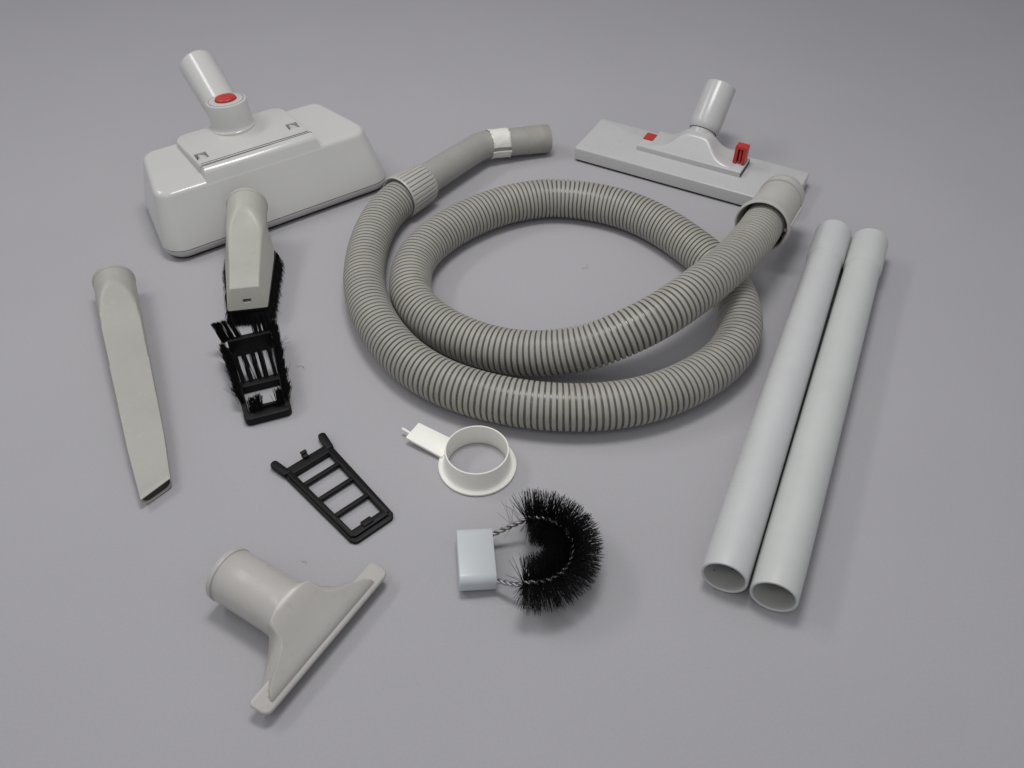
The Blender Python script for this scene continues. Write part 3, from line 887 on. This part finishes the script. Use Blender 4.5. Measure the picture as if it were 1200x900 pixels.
# ------------------------------------------------------------------ ivory ring adapter
def ring_adapter():
    t = thing('ring_adapter', 'small ivory plastic ring on a flange with a flat tab, below the hose loop', 'adapter ring', (-0.0290, -0.0970, 0), 0)
    bm = bmesh.new()
    lathe(bm, (0, 0, 0), (0, 0, 1), [(0.0003, 0.0255), (0.0002, 0.0320), (0.0008, 0.0328), (0.0024, 0.0328), (0.0030, 0.0322), (0.0034, 0.0300), (0.0042, 0.0288), (0.0058, 0.0279), (0.0090, 0.0273), (0.0200, 0.0268), (0.0212, 0.0265),
                                     (0.0215, 0.0259), (0.0212, 0.0254), (0.0200, 0.0252), (0.0010, 0.0253), (0.0003, 0.0255)], 96, False, False)
    bmesh.ops.remove_doubles(bm, verts=bm.verts, dist=1e-6)
    obj('flanged_ring', bm, M_ivory, t, 40)
    ang = math.atan2(0.0335, -0.0572)
    bm = bmesh.new()
    mt = Matrix.Rotation(ang, 4, 'Z')
    rg = poly_round([(0.0285, -0.0108), (0.0660, -0.0100), (0.0660, 0.0100), (0.0285, 0.0108)], [0.0005, 0.0012, 0.0012, 0.0005], 4)
    s = bmesh.new()
    prism(s, rg, bev(0.0025, 0.0054, 0.0005), lambda x, y: max(0, x - 0.03) * 0.08)
    bmesh.ops.transform(s, matrix=mt, verts=s.verts)
    obj('tab', s, M_ivory, t, 40)
    bm.free()
    bm = bmesh.new()
    a = mt @ Vector((0.0650, 0.0030, 0.0062)); b = mt @ Vector((0.0755, 0.0020, 0.0068))
    lathe(bm, a, b - a, [(0, 0.0013), (0.0095, 0.0012), (0.0104, 0.0008), (0.0106, 0.0002)], 16)
    obj('pin', bm, M_ivory, t, 40)
ring_adapter()

# ------------------------------------------------------------------ loop brush
def loop_brush():
    t = thing('loop_brush', 'black bristle loop brush on twisted wire, set in a pale blue-white plastic clip', 'brush', (0.0, -0.197, 0), 0)
    base = Vector((0.0, -0.197, 0))
    bm = bmesh.new()
    mt = Matrix.Translation(Vector((-0.0272, -0.1958, 0.0092)) - base) @ Matrix.Rotation(R(5.5), 4, 'Z') @ Matrix.Rotation(R(3), 4, 'Y')
    rg0 = poly_round([(-0.0248, -0.0085), (0.0248, -0.0085), (0.0248, 0.0085), (-0.0248, 0.0085)], 0.0066, 8)
    rings = []
    for x, d in ((-0.0133, 0.0022), (-0.0138, 0.0006), (-0.0132, 0.0), (0.0132, 0.0), (0.0137, 0.0004), (0.0137, 0.0015), (0.0120, 0.0019), (0.0080, 0.0021)):
        rings.append([(x, y, z) for y, z in inset(rg0, d + 1e-7)])
    loft(bm, rings)
    bmesh.ops.transform(bm, matrix=mt, verts=bm.verts)
    obj('grip_clip', bm, M_grip, t, 40)
    # wire path
    c = Vector((0.0165, -0.1962, 0.0235))
    P = [(-0.022, -0.1790, 0.0105), (-0.0155, -0.1760, 0.0125), (-0.003, -0.1722, 0.0170), (0.008, -0.1690, 0.0210)]
    for k in range(0, 13):
        a = R(98 - 196 * k / 12)
        P.append((c.x + 0.0290 * math.cos(a), c.y + 0.0288 * math.sin(a), 0.0225 + 0.0015 * math.sin(math.pi * k / 12)))
    P += [(0.003, -0.2235, 0.0180), (-0.006, -0.2190, 0.0140), (-0.0145, -0.2150, 0.0110), (-0.022, -0.2130, 0.0100)]
    path, L = resample(smooth_pts(catmull([Vector(p) - base for p in P], 10), 10), 0.0006)
    T, N, B = transport(path)
    for ph in (0, math.pi):
        strand = []
        for i, p in enumerate(path):
            a = 2 * math.pi * i * 0.0006 / 0.0105 + ph
            strand.append(p + (N[i] * math.cos(a) + B[i] * math.sin(a)) * 0.00105)
        bm = bmesh.new()
        sweep(bm, strand, 0.00108, 8)
        obj('twisted_wire', bm, M_wire, t, 60)
    # bristles
    bm = bmesh.new()
    s0 = next(i for i, p in enumerate(path) if p.x > 0.0105)
    s1 = max(i for i, p in enumerate(path) if p.x > 0.0085)
    for q in range(3900):
        i = random.randint(s0, s1)
        a = random.choice((0, math.pi)) + random.gauss(0, 0.62) + 0.25 * math.sin(i * 0.36)
        if random.random() < 0.30: a = random.uniform(0, 2 * math.pi)
        d = N[i] * math.cos(a) + B[i] * math.sin(a)
        d = (d + T[i] * random.gauss(0, 0.13)).normalized()
        inner = (Vector((0.0165, -0.1962, 0.0235)) - base - path[i]).dot(d) > 0
        ln = (0.0206 if inner else 0.0216) + 0.0010 * math.sin(i * 1.9) + random.gauss(0, 0.0009)
        if d.z < -0.5 and random.random() < 0.35: continue
        end = path[i] + d * ln
        if end.z < 0.0008:
            over = 0.0008 - end.z
            flat = Vector((d.x, d.y, 0))
            if flat.length > 0.01:
                end += flat.normalized() * over * 0.35
            end.z = 0.0008 + random.random() * 0.001
        hair(bm, path[i] + d * 0.0008, end, 0.00025, (random.gauss(0, 0.0005), random.gauss(0, 0.0005), 0))
    for _ in range(26):
        i = random.randint(s0 - 22, s0 + 12)
        d = Vector((random.uniform(-0.8, 0.1), random.choice((1, -1, 1)) * random.uniform(0.3, 1), random.uniform(-0.2, 0.5))).normalized()
        hair(bm, path[i], path[i] + d * random.uniform(0.014, 0.023), 0.00014, (random.gauss(0, 0.002), 0, 0))
    o = obj('bristles', bm, M_bris, t, 0, False)
    o['kind'] = 'stuff'
loop_brush()

# ------------------------------------------------------------------ upholstery nozzle (bottom left)
def upholstery():
    t = thing('upholstery_nozzle', 'warm grey T-shaped upholstery nozzle with a wide mouth, lying at bottom left', 'upholstery nozzle', (-0.2076, -0.2161, 0), -32.0)
    def ring(x, wb, wt, zb, zt, r, shear=0.0):
        return [(px + (0), y, z) for (y, px, z) in trap(x, wb, wt, zb, zt, r, shear, 10)]
    bm = bmesh.new()
    c = lambda x, r, z=0.0212: ring(x, 2 * r, 2 * r, z - r, z + r, r)
    rings = [c(0.02, 0.0175), c(0.0015, 0.0188), c(-0.0004, 0.0196), c(-0.0008, 0.0203), c(0.0, 0.0209), c(0.0034, 0.0211), c(0.0038, 0.0202), c(0.0046, 0.0202), c(0.0050, 0.0206), c(0.030, 0.0205), c(0.050, 0.0206),
             ring(0.0560, 0.0420, 0.0412, 0.0008, 0.0418, 0.0200), ring(0.0590, 0.0432, 0.0408, 0.0010, 0.0417, 0.0170), ring(0.0612, 0.0450, 0.0404, 0.0012, 0.0414, 0.0125), ring(0.0628, 0.0480, 0.0404, 0.0013, 0.0407, 0.0070),
             ring(0.0642, 0.0560, 0.0406, 0.0015, 0.0398, 0.0040), ring(0.0670, 0.0720, 0.0412, 0.0020, 0.0378, 0.0032), ring(0.0700, 0.0880, 0.0420, 0.0026, 0.0356, 0.0030), ring(0.0730, 0.1015, 0.0436, 0.0032, 0.0329, 0.0028),
             ring(0.0760, 0.1095, 0.0470, 0.0038, 0.0303, 0.0028), ring(0.0785, 0.1135, 0.0540, 0.0044, 0.0281, 0.0026), ring(0.0810, 0.1155, 0.0665, 0.0048, 0.0259, 0.0026), ring(0.0840, 0.1165, 0.0850, 0.0052, 0.0233, 0.0026), ring(0.0870, 0.1170, 0.1000, 0.0054, 0.0207, 0.0026), ring(0.0902, 0.1165, 0.1060, 0.0055, 0.0180, 0.0024),
             ring(0.0914, 0.1150, 0.1070, 0.0055, 0.0158, 0.002), ring(0.0918, 0.1130, 0.1060, 0.0055, 0.0138, 0.002)]
    loft(bm, rings)
    obj('nozzle_body', bm, M_uph, t, 48)
    bm = bmesh.new()
    rg = poly_round([(0.0785, -0.0645), (0.0950, -0.0630), (0.0950, 0.0672), (0.0785, 0.0680)], [0.0035, 0.0055, 0.0055, 0.004], 8)
    levels = [(0.0050, 0.004), (0.0060, 0.0022), (0.0100, 0.0003), (0.0116, 0.0), (0.0126, 0.0004), (0.0132, 0.0014)]
    prism(bm, rg, levels, lambda x, y: (0.0955 - x) * 0.10)
    obj('mouth_lip', bm, M_uph, t, 50)
    bm = bmesh.new()
    rg = poly_round([(0.078, -0.055), (0.0895, -0.055), (0.0895, 0.057), (0.078, 0.057)], 0.003, 5)
    prism(bm, rg, [(0.0004, 0.003), (0.0022, 0.001), (0.0085, 0)])
    obj('mouth_underside', bm, M_uph, t, 50)
upholstery()

# ------------------------------------------------------------------ stray lint on the backdrop
def lint(label, loc, ln, rz, curl):
    bm = bmesh.new()
    pts = []
    for k in range(9):
        s = k / 8 - 0.5
        pts.append(Vector((s * ln, curl * ln * (1 - 4 * s * s) + 0.08 * ln * math.sin(s * 9), 0.0006 + 0.0006 * abs(math.sin(k)))))
    sweep(bm, catmull(pts, 3), 0.00014, 5)
    o = obj('lint_fibre', bm, M_lint, None, 60)
    o.location = (loc[0], loc[1], 0.0003)
    o.rotation_euler = (0, 0, R(rz))
    o['label'] = label
    o['category'] = 'fibre'
    o['group'] = 'stray fibres on the backdrop'
lint('short dark fibre on the backdrop between slotted frame and upholstery nozzle', (-0.159, -0.193), 0.005, -25, 0.15)
lint('fine curled fibre on the bare backdrop inside the hose loop', (0.076, 0.174), 0.008, 60, -0.45)
lint('fine fibre on the backdrop right of the upturned bristle insert', (-0.198, 0.021), 0.009, -10, 0.2)
